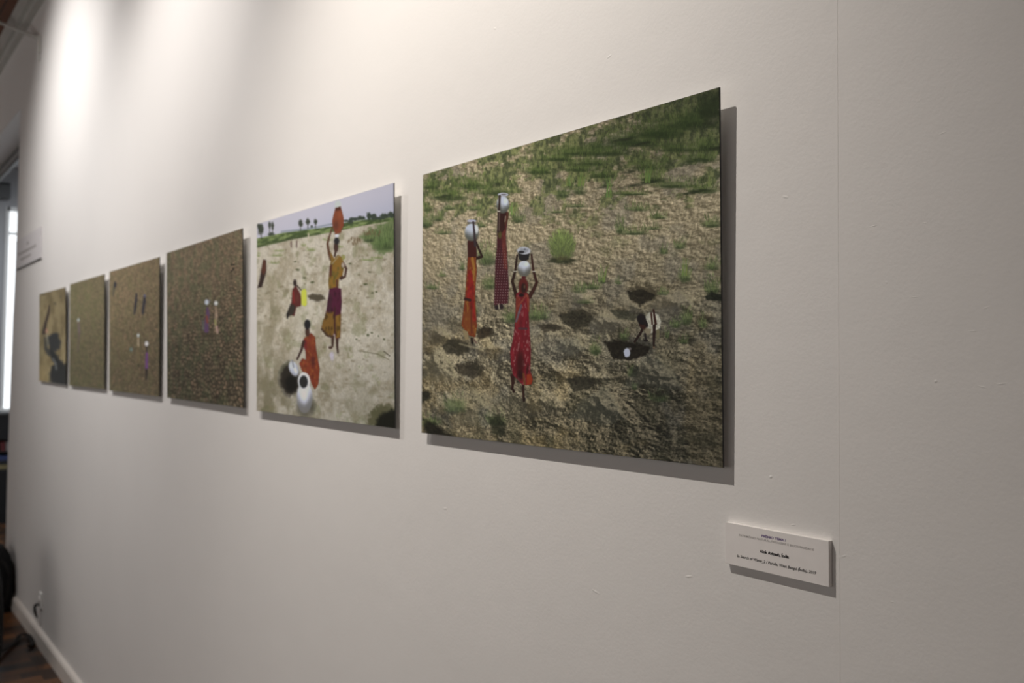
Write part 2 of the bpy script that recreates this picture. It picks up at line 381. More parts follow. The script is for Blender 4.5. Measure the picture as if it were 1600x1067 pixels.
    hole([(884, 592), (905, 588), (928, 594), (922, 608), (896, 612)], (48, 44, 34), op=.9)
    hole([(658, 612), (670, 610), (673, 622), (658, 630)], (34, 32, 24))
    hole([(662, 655), (678, 660), (700, 676), (712, 684), (664, 680)], (24, 22, 16), s=4)
    hole([(764, 655), (778, 648), (790, 660), (788, 684), (770, 676)], (34, 34, 24), s=4, op=.8)
    hole([(1098, 464), (1112, 456), (1128, 460), (1128, 470), (1106, 470)], (24, 26, 18))
    hole([(990, 576), (998, 572), (996, 590), (985, 588)], (44, 44, 34), op=.7)
    hole([(1020, 614), (1040, 606), (1044, 616), (1024, 624)], (40, 38, 26), s=4, op=.7)
    hole([(655, 545), (664, 548), (662, 560), (655, 560)], (50, 44, 34), op=.7)
    hole([(690, 500), (712, 498), (726, 512), (706, 520)], (70, 64, 50), s=4, op=.55)
    # bush
    p.ell(878, 407, 24, 6, (40, 42, 26), soft=.5, op=.85, rag=.3)
    p.ell(878, 383, 21, 25, (82, 92, 54), soft=.35, op=.85, rag=.22, seed=9)
    for k in range(460):
        a_ = 6.283*rs.rand(); r_ = rs.rand()**.6; x0 = 878+20*r_*math.cos(a_); y0 = 383+24*r_*math.sin(a_)
        li = .55+.45*rs.rand()-.25*(y0-383)/24; dx = (x0-878)*.18+(rs.rand()-.5)*2
        p.line([(x0, y0), (x0+dx, y0-4.5)], [1.1, .5], (118*li+20, 130*li+22, 70*li+14), op=.6, soft=.5)
    p.ell(878, 403, 13, 5, (84, 72, 50), soft=.9, op=.5, rag=.4)
    # ---- figures
    bg = p.C.copy()
    skin = (66, 38, 28); skin_l = (112, 66, 46); pot_l = (184, 187, 198); pot_d = (84, 84, 74)
    # left walker in orange
    p.ell(738, 371, 8, 7, (84, 40, 30))
    p.poly([(730.6, 376), (744, 374), (745, 402), (731, 405)], (92, 36, 28))
    p.line([(744, 378), (747, 386), (753, 400)], [2.4, 3, 3], skin); p.line([(753, 401), (743, 404)], [4, 5], skin)
    b = p.poly([(731, 402), (743.5, 402), (745, 425), (742.5, 455), (744, 500), (745.5, 508), (742.5, 527), (733, 524), (721, 509), (726, 470), (728.5, 440)], (168, 66, 28))
    p.tex(b, lambda x, y, c: mix(c, (212, 140, 46), sstep(.5, .78, fbm(x/2.6, y/6, 91, 3))))
    b = p.poly([(731, 425), (736, 420), (742, 450), (741, 470), (744, 500), (738, 505), (734, 472), (729, 465)], (190, 34, 28), soft=2, op=.9)
    p.line([(738, 404), (741, 420), (740, 438)], [5, 4, 2], (222, 146, 52), op=.85)
    p.tex(b, lambda x, y, c: c*(.75+.5*fbm(x/3, y/5, 92, 2))[..., None])
    p.line([(727, 467), (734.5, 469)], 4.5, (64, 30, 28), op=.9)
    p.poly([(727, 486), (738, 484), (742, 522), (732, 520), (723, 506)], (176, 96, 36), soft=3, op=.55, rag=2, rs=3)
    p.line([(736, 474), (737, 520)], 2.4, (116, 42, 26), op=.6)
    p.poly([(722, 514), (731, 518), (733, 530), (727, 532)], (196, 166, 112)); p.line([(737, 529), (738, 536)], 3.4, (46, 30, 24)); p.line([(740, 529), (744, 536)], 2.2, (150, 112, 90))
    p.ell(737, 363, 11.2, 14.5, pot_l, shade=(pot_d, .1), soft=.16); p.ell(737, 345, 7.8, 2.4, (168, 164, 178), soft=.3); p.line([(731, 348.5), (743, 348.5)], 2, (70, 66, 66), op=.7)
    p.ell(745, 358, 3, 8, (214, 210, 204), soft=.5, op=.8)
    p.line([(739.5, 347), (741, 362), (742.5, 384)], [3, 3, 4], (58, 44, 46))
    # tall walker in dotted maroon
    b = p.poly([(778, 333), (783, 330), (792, 331), (793, 345), (790, 368), (793, 410), (795, 450), (793.5, 474), (772, 477), (773, 450), (774, 410), (776.5, 385), (777, 360)], (98, 36, 42))
    p.poly([(786, 340), (791, 338), (790, 368), (793, 420), (787, 420), (784, 372)], (162, 68, 52), soft=1.8, op=.8)
    def dots(x, y, c):
        q = (np.sin((x+.1*y)*2*math.pi/3.9)*.5+.5)*(np.sin(y*2*math.pi/4.3)*.5+.5)
        return mix(c*(.85+.3*fbm(x/3, y/6, 66, 2))[..., None], (196, 160, 152), sstep(.5, .95, q)*.72*sstep(372, 400, y))
    p.tex(b, dots)
    p.poly([(778, 331), (785, 328), (791, 330), (789, 358), (784, 364), (778, 362)], (78, 38, 30), soft=1.2)
    p.line([(793, 333), (792.5, 342), (789.5, 350)], [3.4, 3, 2.4], (122, 66, 42)); p.line([(790, 338), (789, 346)], 1.6, (200, 170, 140), op=.8)
    p.ell(781, 367, 3.4, 7, (120, 116, 48), soft=.6, op=.85)
    p.ell(776, 480, 3.4, 4, (46, 32, 34)); p.ell(783.5, 479, 3.4, 4.6, (46, 32, 34)); p.line([(779, 475), (780, 482)], 1.8, (190, 170, 140), op=.8)
    p.ell(785.5, 320, 10.3, 14, pot_l, shade=(pot_d, -.1), soft=.16); p.ell(786, 304, 8.8, 3.2, (176, 174, 182), soft=.25); p.ell(787, 304, 5, 1.6, (110, 104, 108), soft=.4)
    p.ell(790, 315, 4, 7, (204, 208, 226), soft=.6, op=.8); p.line([(779, 308), (779.5, 330)], 1.4, (110, 104, 104), op=.6)
    p.line([(781, 306), (780, 326), (778.5, 362)], [3.4, 3.2, 4], (74, 52, 46)); p.line([(778, 330), (781, 330)], 1.4, (210, 196, 180)); p.line([(780.5, 332), (780, 360)], 1.0, (170, 130, 110), op=.7)
    # front walker in red
    p.line([(808, 399), (805, 424), (800.5, 440), (804, 452), (807, 463)], [2.8, 3.2, 4.2, 4.8, 6], skin)
    p.line([(830.5, 398), (833.5, 424), (838.5, 441), (834, 452), (827, 464)], [2.8, 3.2, 4.2, 5, 6.5], (86, 44, 34)); p.line([(803, 424), (807, 424)], 1.3, (190, 180, 160)); p.line([(832, 424), (836, 424)], 1.3, (190, 180, 160))
    p.poly([(798, 585), (804, 585), (804, 600), (799.5, 604)], (84, 44, 36)); p.line([(802, 586), (800.5, 607)], [5, 3.4], (72, 38, 30)); p.line([(800.5, 607), (803, 612)], 3.4, (60, 34, 28))
    p.line([(817.6, 598), (817.5, 612), (818.5, 626)], [4.6, 3.2, 3.4], (70, 38, 30)); p.ell(819, 624, 2.4, 4, (48, 30, 26))
    b = p.poly([(806.5, 459), (812, 455), (824.5, 458), (827.5, 468), (826, 490), (827, 512), (829.5, 546), (828.5, 580), (832, 590), (831, 600), (822, 601.5), (816, 601), (808, 592), (801.5, 586), (798.5, 570), (797, 550), (801.5, 530), (804, 512), (806, 485)], (166, 34, 44))
    p.tex(b, lambda x, y, c: mix(c*(.78+.4*fbm(x/2.3, y/12, 55, 3))[..., None], (214, 130, 124), sstep(.66, .8, fbm(x/2.2, y/6, 56, 2))*.75))
    p.poly([(806, 462), (813, 466), (811, 500), (806, 510)], (172, 66, 40), soft=1.5, op=.8)
    p.line([(824.5, 462), (826, 486)], 2.4, (196, 90, 48), op=.8)
    p.ell(812.5, 568, 7.5, 24, (84, 26, 24), soft=.7, op=.88, rag=.2); p.ell(813, 586, 6, 9, (52, 22, 20), soft=.7, op=.8); p.ell(824, 577, 2.5, 12, (74, 28, 26), rot=.15, soft=.7, op=.7)
    p.line([(814.5, 477), (811, 488), (806.5, 502)], [3.4, 3.6, 3.4], (96, 84, 92), op=.85); p.line([(811, 513), (823, 513.5)], 3.6, (104, 62, 66), op=.85)
    p.poly([(823, 585), (829, 584), (832.5, 594), (830, 600), (823, 601.5)], (204, 66, 28), soft=1); p.line([(818, 584), (820, 600)], 3.2, (150, 86, 40), op=.9)
    p.ell(817.8, 447, 8, 13.5, (132, 44, 36), soft=.25); p.ell(818.2, 450, 4.6, 8.6, (64, 34, 28), soft=.4); p.ell(819.6, 448, 1.8, 3.6, (150, 104, 74), soft=.8, op=.8); p.ell(814.8, 461, 4.5, 3.4, (48, 24, 24), soft=.5)
    p.ell(818.3, 433.5, 3.6, 2.4, (120, 30, 34), soft=.4)
    p.line([(823, 460), (816, 470), (810, 478)], 2.6, (196, 90, 60), op=.7)
    p.ell(819, 419.5, 10.3, 12.6, (188, 190, 200), shade=((92, 88, 78), .05), soft=.14); p.ell(823, 413, 4, 5, (206, 208, 214), soft=.7, op=.7)
    p.poly([(809.5, 396), (828, 396), (826, 405), (821, 407.5), (815, 407.5), (811, 405)], (34, 32, 32), soft=.8)
    p.ell(818.6, 391.6, 11, 6.2, (178, 176, 180), soft=.18, rot=.06); p.ell(818.6, 391.4, 8.8, 4.4, (140, 140, 144), soft=.4, rag=.5)
    p.ell(814.5, 394, 5.2, 2.4, (38, 36, 38), soft=.5, rag=.3); p.ell(820, 389.4, 2, 1.5, (82, 80, 90), soft=.6)
    # bending figure
    p.line([(1005, 512), (1000, 522), (991.5, 534)], [4.2, 3.6, 3], (58, 34, 26))
    b = p.poly([(1009, 494), (1014, 488), (1022, 488), (1029, 492), (1033, 502), (1031, 513), (1024, 517), (1019, 520), (1011, 523), (1008, 519)], (182, 172, 150))
    p.tex(b, lambda x, y, c: c*(.8+.4*fbm(x/3, y/3, 88, 3))[..., None])
    p.poly([(1004, 512), (1018, 514), (1016, 523), (1009, 524)], (160, 140, 104), soft=1, op=.8)
    p.line([(1017.5, 489), (1019, 506)], 2.6, (96, 52, 40)); p.line([(1021, 484), (1024.5, 506)], [3, 4], (88, 48, 38)); p.line([(1028, 517), (1028, 527)], 5, (176, 160, 106), op=.75)
    p.line([(1022.4, 509), (1021.8, 526), (1021.4, 541)], [5, 4, 2.8], (62, 36, 30)); p.ell(1022, 543, 2, 2, (170, 132, 96))
    p.line([(1008, 522), (1009.5, 532)], [3.4, 3], (44, 34, 32)); p.ell(1009, 532, 4, 2, (36, 28, 26))
    p.ell(1004.5, 507, 6, 8.5, (86, 44, 34), rot=-.3, soft=.3); p.ell(1002.5, 499, 7.2, 9, (30, 24, 24), rot=-.4, soft=.2); p.ell(1009, 505, 3.2, 7.5, (40, 30, 28), rot=-.35, soft=.3)
    p.ell(979.7, 551, 5.6, 8, (186, 186, 200), soft=.3, rag=.15); p.ell(984.5, 545, 2.4, 2.4, (110, 96, 92), soft=.5)
    tone(p, bg, .86, .68)
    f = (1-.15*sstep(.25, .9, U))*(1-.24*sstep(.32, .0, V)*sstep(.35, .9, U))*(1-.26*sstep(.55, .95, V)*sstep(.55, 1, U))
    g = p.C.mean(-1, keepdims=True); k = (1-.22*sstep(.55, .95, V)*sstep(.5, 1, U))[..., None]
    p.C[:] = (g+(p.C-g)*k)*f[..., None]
    p.line([(718, 537), (752, 546), (768, 541)], 2.2, (150, 138, 108), op=.7, soft=1.4)

def tone(p, bg, sat, gain):
    """the inks of the painted figures, a little greyer and darker than the brush colours"""
    m = (np.abs(p.C-bg).max(-1) > .5)[..., None]
    g = p.C.mean(-1, keepdims=True)
    hue = (p.C.max(-1, keepdims=True)-p.C.min(-1, keepdims=True))/np.maximum(p.C.max(-1, keepdims=True), 1)
    p.C[:] = np.where(m, (g+(p.C-g)*sat)*(1-(1-gain)*sstep(.15, .45, hue)), p.C)

def sand2(p, X, V):
    n = fbm(X*24, V*44, 4, 4, .5); b = fbm(X*5, V*6, 8, 4); g = fbm(X/.006, V/.006, 9, 2)
    c = mix((158, 145, 122), (190, 179, 160), sstep(.25, .65, n*.5+b*.5))
    c = mix(c, (128, 118, 92), .65*sstep(.5, .68, fbm(X*7, V*8, 18, 4))*sstep(.15, .5, V)*(sstep(.55, .1, p.U)*.8+sstep(.6, 1, V)*.55))
    c = mix(c, (112, 112, 74), .35*sstep(.58, .74, fbm(X*13, V*20, 28, 4)))
    c *= (.90+.20*g)[..., None]
    return c*(1-.16*sstep(.45, 1, V))[..., None]

def paint_riverbed(p):
    U, V, PX, PY = p.U, p.V, p.PX, p.PY; X = U*1.5
    rs = np.random.RandomState(5)
    p.C[:] = sand2(p, X, V)
    for k in range(150):
        v = rs.rand()**1.2; x = 402+213*rs.rand(); y = 385+270*v
        p.ell(x, y, 1.4+3.2*v*rs.rand()+1, 1.0+1.4*rs.rand(), (112, 100, 76), soft=.9, op=.5, rag=.4, seed=k % 40)
    # far field, trees and sky
    hzn = [(398, 372), (402, 371), (442, 363), (484, 357.5), (518, 353), (541, 346), (569, 342.5), (618, 336)]
    fld = [(618, 344), (597, 347.5), (569, 352), (541, 358), (498, 366.5), (456, 374), (402, 387), (398, 388)]
    w = p.poly(hzn+fld, (96, 110, 64), soft=1)
    p.tex(w, lambda x, y, c: mix((64, 78, 42), (124, 136, 84), sstep(.3, .7, fbm(x/9, (y+x*.22)/3, 12, 3))))
    p.line([(402, 385), (456, 372.5), (498, 365)], 3, (58, 66, 40), op=.6, soft=2)
    w = p.poly([(390, 300), (620, 270), (620, 338), (569, 343), (541, 347), (518, 353.5), (484, 358), (442, 363.5), (398, 373)], (186, 184, 196), soft=1)
    p.tex(w, lambda x, y, c: mix((190, 184, 192), (176, 174, 186), sstep(0, 1, (y-290-(618-x)*.3)/50)))
    p.line([(440, 362), (484, 357), (519, 350), (541, 344)], 2.6, (118, 126, 132), op=.7, soft=1.3)
    tr = (54, 58, 46)
    for x, y, rx, ry, b in [(408, 358, 5, 9, 372), (404, 353, 3, 5, 366), (421.3, 352, 2.6, 6, 368), (425.8, 353, 2.4, 6.5, 367), (469.6, 349, 3.8, 6, 361), (481, 346, 3.8, 5, 357), (493, 346, 3, 5, 356)]:
        p.line([(x, y), (x, b)], 1.5, (70, 70, 60), op=.8); p.ell(x, y, rx, ry, tr, soft=.4, rag=.3, op=.92)
    p.ell(424, 366, 6, 3, (60, 66, 54), soft=.6, rag=.4)
    for x, y, rx, ry in [(553, 342.5, 9, 3), (564, 340.5, 8, 3.4), (576.5, 338, 4.2, 7), (583.5, 339, 6, 5.6), (600, 338, 8, 5), (611, 336, 7, 5.6), (592, 341, 8, 3), (548, 346, 4, 4), (487, 354, 2, 2.4), (541, 345, 6, 2)]:
        p.ell(x, y, rx, ry, (56, 64, 52), soft=.4, rag=.35)
    p.poly([(563, 372), (570, 362), (590, 354), (618, 340), (618, 392), (600, 397), (588, 396), (578, 380)], (92, 108, 62), soft=4, rag=6, op=.8)
    tuft(p, rs, 600, 372, 18, 18, 260, lo=(52, 64, 36), md=(82, 102, 54), hi=(116, 132, 78), up=8, op=.6)
    tuft(p, rs, 576, 370, 10, 8, 60, up=5, op=.6)
    for k in range(46):
        x = 543+22*rs.rand() if k < 26 else 566+28*rs.rand(); y = 370+10*rs.rand() if k < 26 else 358+8*rs.rand()
        p.line([(x, y), (x, y+3)], 1.3, (104, 84, 58), op=.8)
    for cx, cy, rx, ry in [(486, 389, 8, 3), (432, 398, 10, 2.4), (428, 410, 9, 2), (436, 391, 9, 2), (474, 383, 4, 1.6), (575, 405, 12, 2.4), (404, 398, 3, 3), (512, 374, 8, 2), (590, 402, 10, 2), (531, 385, 6, 1.6)]:
        tuft(p, rs, cx, cy, rx, ry, 16, lo=(100, 112, 62), md=(128, 134, 84), hi=(150, 156, 100), up=2.4, op=.6)
    for x, y, h in [(455, 382, 8), (463.5, 382, 9), (482, 370, 8)]:
        p.line([(x, y-h*.6), (x, y+h*.5)], 1.9, (92, 66, 62) if h != 8 or x < 470 else (196, 180, 160), op=.9)
    for x, y, rx, ry in [(465, 421.5, 3.6, 2), (475.5, 434, 3.2, 1.6), (488, 441, 4, 2), (577.5, 425, 3, 1.4), (582, 457.5, 2.6, 1.6), (588, 456, 2, 1.6), (575, 523.5, 2.6, 2.4), (581, 520, 2, 1.8), (600, 530, 2.6, 2), (591, 525, 1.4, 1.6), (557, 530, 2.2, 1.4), (547, 412, 3, 1.6), (461, 409, 2.6, 1.6), (571, 444, 4, 2)]:
        p.ell(x, y, rx, ry, (70, 74, 44), soft=.6, op=.85, rag=.3)
    for cx, cy, rx, ry in [(428, 483, 8, 6), (408, 475, 8, 5), (418, 458, 6, 4), (448, 455, 5, 6), (445, 520, 9, 9), (408, 505, 7, 5), (420, 560, 10, 8), (430, 490, 10, 5), (543, 545, 10, 6), (547, 470, 8, 4), (425, 640, 8, 12), (412, 600, 6, 14), (585, 610, 8, 8), (555, 650, 8, 10), (560, 600, 16, 6)]:
        p.ell(cx, cy, rx, ry, (116, 108, 82), soft=1, op=.5, rag=.6, seed=int(cx) % 50)
    p.line([(560, 548), (590, 553), (608, 562)], 1.4, (90, 84, 60), op=.7); p.line([(600, 549), (609, 556)], 2, (70, 64, 48), op=.8)
    for cx, cy in [(545, 544), (548, 556), (586, 590), (590, 600), (530, 650), (562, 575), (572, 555)]:
        tuft(p, rs, cx, cy, 5, 6, 14, lo=(92, 98, 60), md=(112, 116, 72), hi=(130, 132, 88), up=3, op=.6, base=False)
    # thicket in the lower corner
    p.poly([(572, 668), (576, 646), (588, 634), (604, 630), (620, 636), (620, 672)], (74, 70, 46), soft=5, rag=6, op=.85)
    p.poly([(584, 668), (594, 648), (612, 640), (620, 644), (620, 672)], (24, 23, 16), soft=4, rag=4)
    bg = p.C.copy()
    # hollow, sitter at left edge, sitter with yellow can
    p.poly([(480, 462), (488, 459), (505, 461), (507, 467), (497, 471), (484, 468)], (104, 90, 66), soft=1.6, rag=2)
    p.poly([(405, 440), (408, 422), (412, 405), (416, 407), (416, 425), (413, 436), (409, 449), (402, 450)], (70, 46, 38), soft=1)
    p.poly([(408, 424), (411, 406), (415, 406), (416, 422), (412, 430)], (122, 62, 40), soft=1)
    p.poly([(457, 452), (462, 446), (468, 456), (471, 466), (470, 478), (463, 480), (460, 494), (452, 491), (455, 474)], (128, 46, 38), soft=1)
    p.line([(464, 446), (470, 453)], 2, (70, 42, 34)); p.poly([(454, 474), (462, 478), (459, 490), (451, 495), (447, 492)], (64, 54, 44), soft=1.2); p.line([(450, 489), (449, 497)], 2.4, (34, 28, 26))
    p.ell(460.8, 442, 3, 6, (56, 36, 34)); p.line([(458, 456), (459.5, 472)], 3, (176, 46, 40)); p.ell(464.5, 466, 3, 7, (136, 62, 48), soft=.6)
    p.poly([(470.5, 455), (473, 452), (477, 451), (479, 455), (479.5, 476), (476, 479), (471, 476)], (275, 275, 80), soft=.8)
    # standing carrier with clay pot
    p.line([(519, 356), (514, 372), (511.7, 381), (514, 395), (517, 405)], [2.4, 3, 3.6, 4, 5], (134, 84, 54))
    p.line([(536, 410), (541, 420), (539, 432), (533, 436)], [3.4, 3.6, 3.4, 3.4], (104, 62, 46)); p.ell(533, 433, 3.6, 4, (92, 54, 42))
    p.line([(520, 526), (519.5, 541)], [5, 3.4], (98, 64, 48)); p.ell(516.5, 543, 3.8, 2.6, (104, 66, 52)); p.line([(526.7, 526), (527, 541), (528, 551)], [5, 3.6, 3], (92, 58, 46))
    b = p.poly([(516, 392), (522, 404), (528, 398), (535, 402), (538, 416), (535, 430), (530, 434), (528.5, 451), (514, 452), (513, 440), (515, 420), (517, 408)], (190, 132, 38))
    p.tex(b, lambda x, y, c: mix(c, (118, 112, 40), sstep(.48, .7, fbm(x/3, y/7, 61, 3))*.85))
    p.poly([(515, 416), (519, 412), (518, 432), (514.6, 432)], (112, 46, 40), soft=1.2, op=.85); p.line([(529, 400), (519, 412)], 1.6, (206, 190, 140), op=.8)
    p.ell(536.5, 402, 3.6, 5, (206, 196, 96), soft=.6, op=.9); p.ell(536, 414, 3, 5, (176, 158, 146), soft=.5, op=.9); p.line([(526.4, 438), (526.6, 451)], 3, (120, 66, 48))
    b = b2 = p.poly([(514.7, 451), (524, 449), (533, 451), (534, 472), (532.6, 492), (531.5, 528), (524.5, 530), (522, 518), (520, 528), (511, 526), (502, 515), (507, 498), (511, 478)], (112, 30, 62))
    p.poly([(510, 486), (521, 488), (523, 516), (519, 527), (511, 526), (502, 515), (506, 499)], (170, 116, 38), soft=1.2, rag=1.5)
    p.poly([(524, 494), (533, 490), (531.6, 527), (524.5, 529)], (184, 128, 40), soft=1.2)
    p.tex(b2, lambda x, y, c: mix(c, c*.55, sstep(.5, .75, fbm(x/2.4, y/9, 67, 3))*.8))
    p.line([(503, 514), (511, 524), (520, 526)], 3.4, (96, 66, 44), op=.85); p.line([(523, 480), (523, 520)], 2.4, (84, 44, 34), op=.8); p.poly([(514, 456), (519, 462), (517, 490), (510, 488)], (84, 40, 52), soft=1.4, op=.7)
    p.ell(525, 386, 4, 9.5, (98, 60, 46)); p.ell(526, 376.5, 4.8, 6, (36, 32, 34)); p.ell(526.5, 368.4, 3.8, 2.6, (206, 200, 204)); p.line([(524, 394), (523, 400)], 3, (92, 56, 42))
    p.poly([(523.5, 327), (533, 325), (537, 340), (537, 352), (532, 364), (524, 366), (519.5, 352), (519, 345), (521, 336)], (186, 86, 46), soft=1)
    p.ell(531, 336, 4, 7, (214, 100, 52), soft=.8, op=.7); p.ell(525, 352, 5, 9, (112, 52, 36), soft=.9, op=.6)
    p.poly([(523.6, 324), (532.6, 321), (532.6, 328), (524, 330)], (122, 58, 38)); p.poly([(523, 317), (526, 313.5), (531, 313.5), (533, 318), (533, 322), (523.6, 325)], (190, 192, 184), soft=1)
    # crouching woman with pots
    p.poly([(438, 583), (443, 574), (452, 567), (462, 576), (470, 590), (470, 600), (464, 610), (454, 619), (447, 615), (440, 604), (437, 592)], (52, 44, 34), soft=4, rag=3)
    p.ell(455, 600, 11, 14, (28, 24, 18), soft=.5, rag=.25)
    p.line([(437, 582), (444, 571), (452, 565)], 4, (96, 92, 68), op=.7, soft=2)
    b = p.poly([(474, 530), (480, 524), (486, 520), (492.5, 527), (494, 545), (496.5, 560), (499.5, 575), (497.5, 600), (492, 609), (487, 600), (482, 586), (472, 580), (467.5, 568), (472, 560), (478, 562), (477, 545)], (168, 64, 34))
    p.tex(b, lambda x, y, c: mix(c*(.8+.4*fbm(x/4, y/4, 44, 3))[..., None], (206, 110, 42), sstep(.55, .75, fbm(x/3, y/5, 45, 3))*.7))
    p.poly([(474, 532), (479, 528), (480, 545), (477, 548), (474, 540)], (156, 38, 40), soft=1.4, op=.9); p.ell(489, 565, 4, 12, (104, 40, 36), soft=.8, op=.8)
    p.line([(474.5, 534), (471, 547), (464.5, 561)], [5, 3.8, 3.2], (86, 52, 42)); p.ell(480.4, 519, 4, 8, (98, 60, 44)); p.ell(480.2, 507, 5.2, 8.4, (32, 30, 30), soft=.2)
    p.ell(459, 576, 7.4, 13, (186, 186, 196), rot=-.35, soft=.25, shade=((150, 150, 160), .2)); p.line([(456.5, 563), (459, 574)], 2, (104, 104, 108), op=.8); p.ell(462, 579, 3, 6, (204, 204, 212), rot=-.3, soft=.7)
    p.ell(478, 634, 14.5, 16, (64, 56, 44), soft=.5, op=.6)
    p.ell(476, 621, 12.6, 25, (192, 190, 204), soft=.13, shade=((110, 106, 104), .1)); p.ell(475, 619, 8, 12, (200, 198, 212), soft=.8, op=.8); p.ell(476, 640, 9, 6, (112, 106, 100), soft=.7, op=.8)
    p.ell(474.8, 595, 9.8, 13.8, (206, 206, 214), soft=.16); p.ell(474.4, 596.5, 7.2, 10.6, (40, 38, 36), soft=.22)
    p.ell(518.5, 556.5, 3.6, 7, (180, 166, 184), soft=.6, op=.75, rag=.4)
    tone(p, bg, .84, .72)

def cracked(p, X, V, cell0, cell1, tint, seed, contrast=1.0, hi=(146, 122, 86), lo=(54, 46, 32)):
    Y = (np.log(1+V*(cell1/cell0-1))/(cell1-cell0))    # clods grow toward the near edge of the picture
    s = cell0+(cell1-cell0)*V
    gx = (X-.75)/(s*1.35)+40; gy = Y*1.25
    f1, f2, cid = worley(gx+.7*fbm(X*30, V*30, seed, 2), gy+.5*fbm(X*26, V*34, seed+1, 2), seed)
    e = sstep(.0, .55, f2-f1)*(.75+.5*fbm(X*40, V*60, seed+5, 3))
    e = np.clip(e, 0, 1)
    c = mix(np.array(hi)*.72, np.array(hi)*1.12, cid)
    c = mix(c, (132, 94, 76), .35*sstep(.72, .9, cid))
    k = contrast*(.35+.65*sstep(.05, .75, V*.8+p.U*.35))
    c = c*(1-((1-e)*k)[..., None]) + np.array(lo)*((1-e)*k)[..., None]
    g = fbm(X*14, V*18, seed+3, 5, .6)
    c = mix(c, tint, .38*sstep(.42, .7, g+.16*(1-p.U)-.06))
    return c*(.80+.40*fbm(X*60, V*60, seed+8, 2))[..., None]*(1.08-.30*sstep(.1, 1, V))[..., None]

def paint_clods_two(p):
    X = p.U*1.5
    p.C[:] = cracked(p, X, p.V, .012, .040, (80, 90, 60), 2, hi=(140, 120, 94), lo=(58, 50, 37))
    p.line([(324, 481), (325, 490), (323, 500), (322.5, 516)], [3.4, 5.4, 5.6, 7.6], (92, 66, 92)); p.line([(323, 494), (324, 504)], 3, (124, 66, 52))
    p.line([(317, 502), (318, 514)], 4, (92, 92, 92), op=.7); p.ell(315, 494, 2.4, 2, (56, 42, 34), op=.8)
    p.line([(337.4, 480), (338, 492), (336.5, 506), (339, 521)], [2.4, 4.4, 3.8, 2.4], (158, 132, 110), op=.85); p.line([(339, 510), (340, 519)], 2, (176, 140, 130)); p.line([(336, 500), (337, 508)], 2, (126, 140, 66), op=.7)
    p.ell(323, 472, 3.6, 4.6, (190, 192, 200), soft=.35); p.ell(327, 470, 2, 2.6, (120, 112, 112), soft=.6); p.ell(337.4, 473.6, 3, 3.8, (206, 206, 208), soft=.35)
    p.ell(329, 524, 12, 3.4, (52, 44, 30), soft=.9, op=.65)
    p.line([(361, 413.5), (366, 414)], 2.2, (44, 38, 28)); p.line([(365, 419), (361, 425)], 2.4, (44, 38, 28))

def paint_clods_walkers(p):
    X = p.U*1.5
    p.C[:] = cracked(p, X, p.V, .010, .030, (104, 100, 66), 12, contrast=.62, hi=(140, 120, 90), lo=(70, 60, 42))
    dk = (48, 46, 52)
    p.ell(179.6, 445, 2.5, 6, dk, rot=.15, soft=.4); p.line([(178, 450), (176.8, 462)], [3, 2], (80, 76, 64), op=.85)
    p.line([(213, 459), (212.6, 470), (210, 490)], [2.8, 4, 3], dk); p.line([(226, 461), (225.4, 472), (222.6, 490)], [3, 4.6, 3.2], dk); p.ell(226, 462, 2, 3, (96, 94, 112), soft=.5)
    p.ell(216, 524, 2.1, 3, (196, 200, 206), soft=.5); p.line([(216, 528), (216, 541)], [2.2, 3], (160, 140, 112)); p.line([(215.5, 541), (216.5, 566)], 2.4, (110, 92, 62), op=.6); p.ell(205, 546, 3.2, 3.6, (106, 124, 120), soft=.8, op=.8)
    p.ell(216.5, 571, 2.4, 3, (60, 54, 38), soft=.6)
    p.ell(229, 537, 3, 4.4, (206, 204, 216), soft=.4); p.line([(229, 542), (229.4, 552)], 2.8, (60, 48, 46)); p.line([(229.4, 552), (229, 578)], [3.6, 4.4], (100, 62, 104)); p.line([(229, 578), (228.4, 592)], [4.4, 3], (48, 40, 34))

def paint_clods_lone(p):
    X = p.U*1.5
    p.C[:] = cracked(p, X, p.V, .010, .026, (96, 98, 60), 22, contrast=.5, hi=(130, 116, 86), lo=(74, 66, 46))
    p.ell(122.4, 500, 1.9, 2.6, (196, 204, 206), soft=.6); p.line([(122.8, 504), (123.6, 520)], [2.2, 3.6], (112, 92, 98), op=.8); p.line([(123.6, 520), (121, 550)], [3.6, 2.4], (96, 78, 72), op=.7)

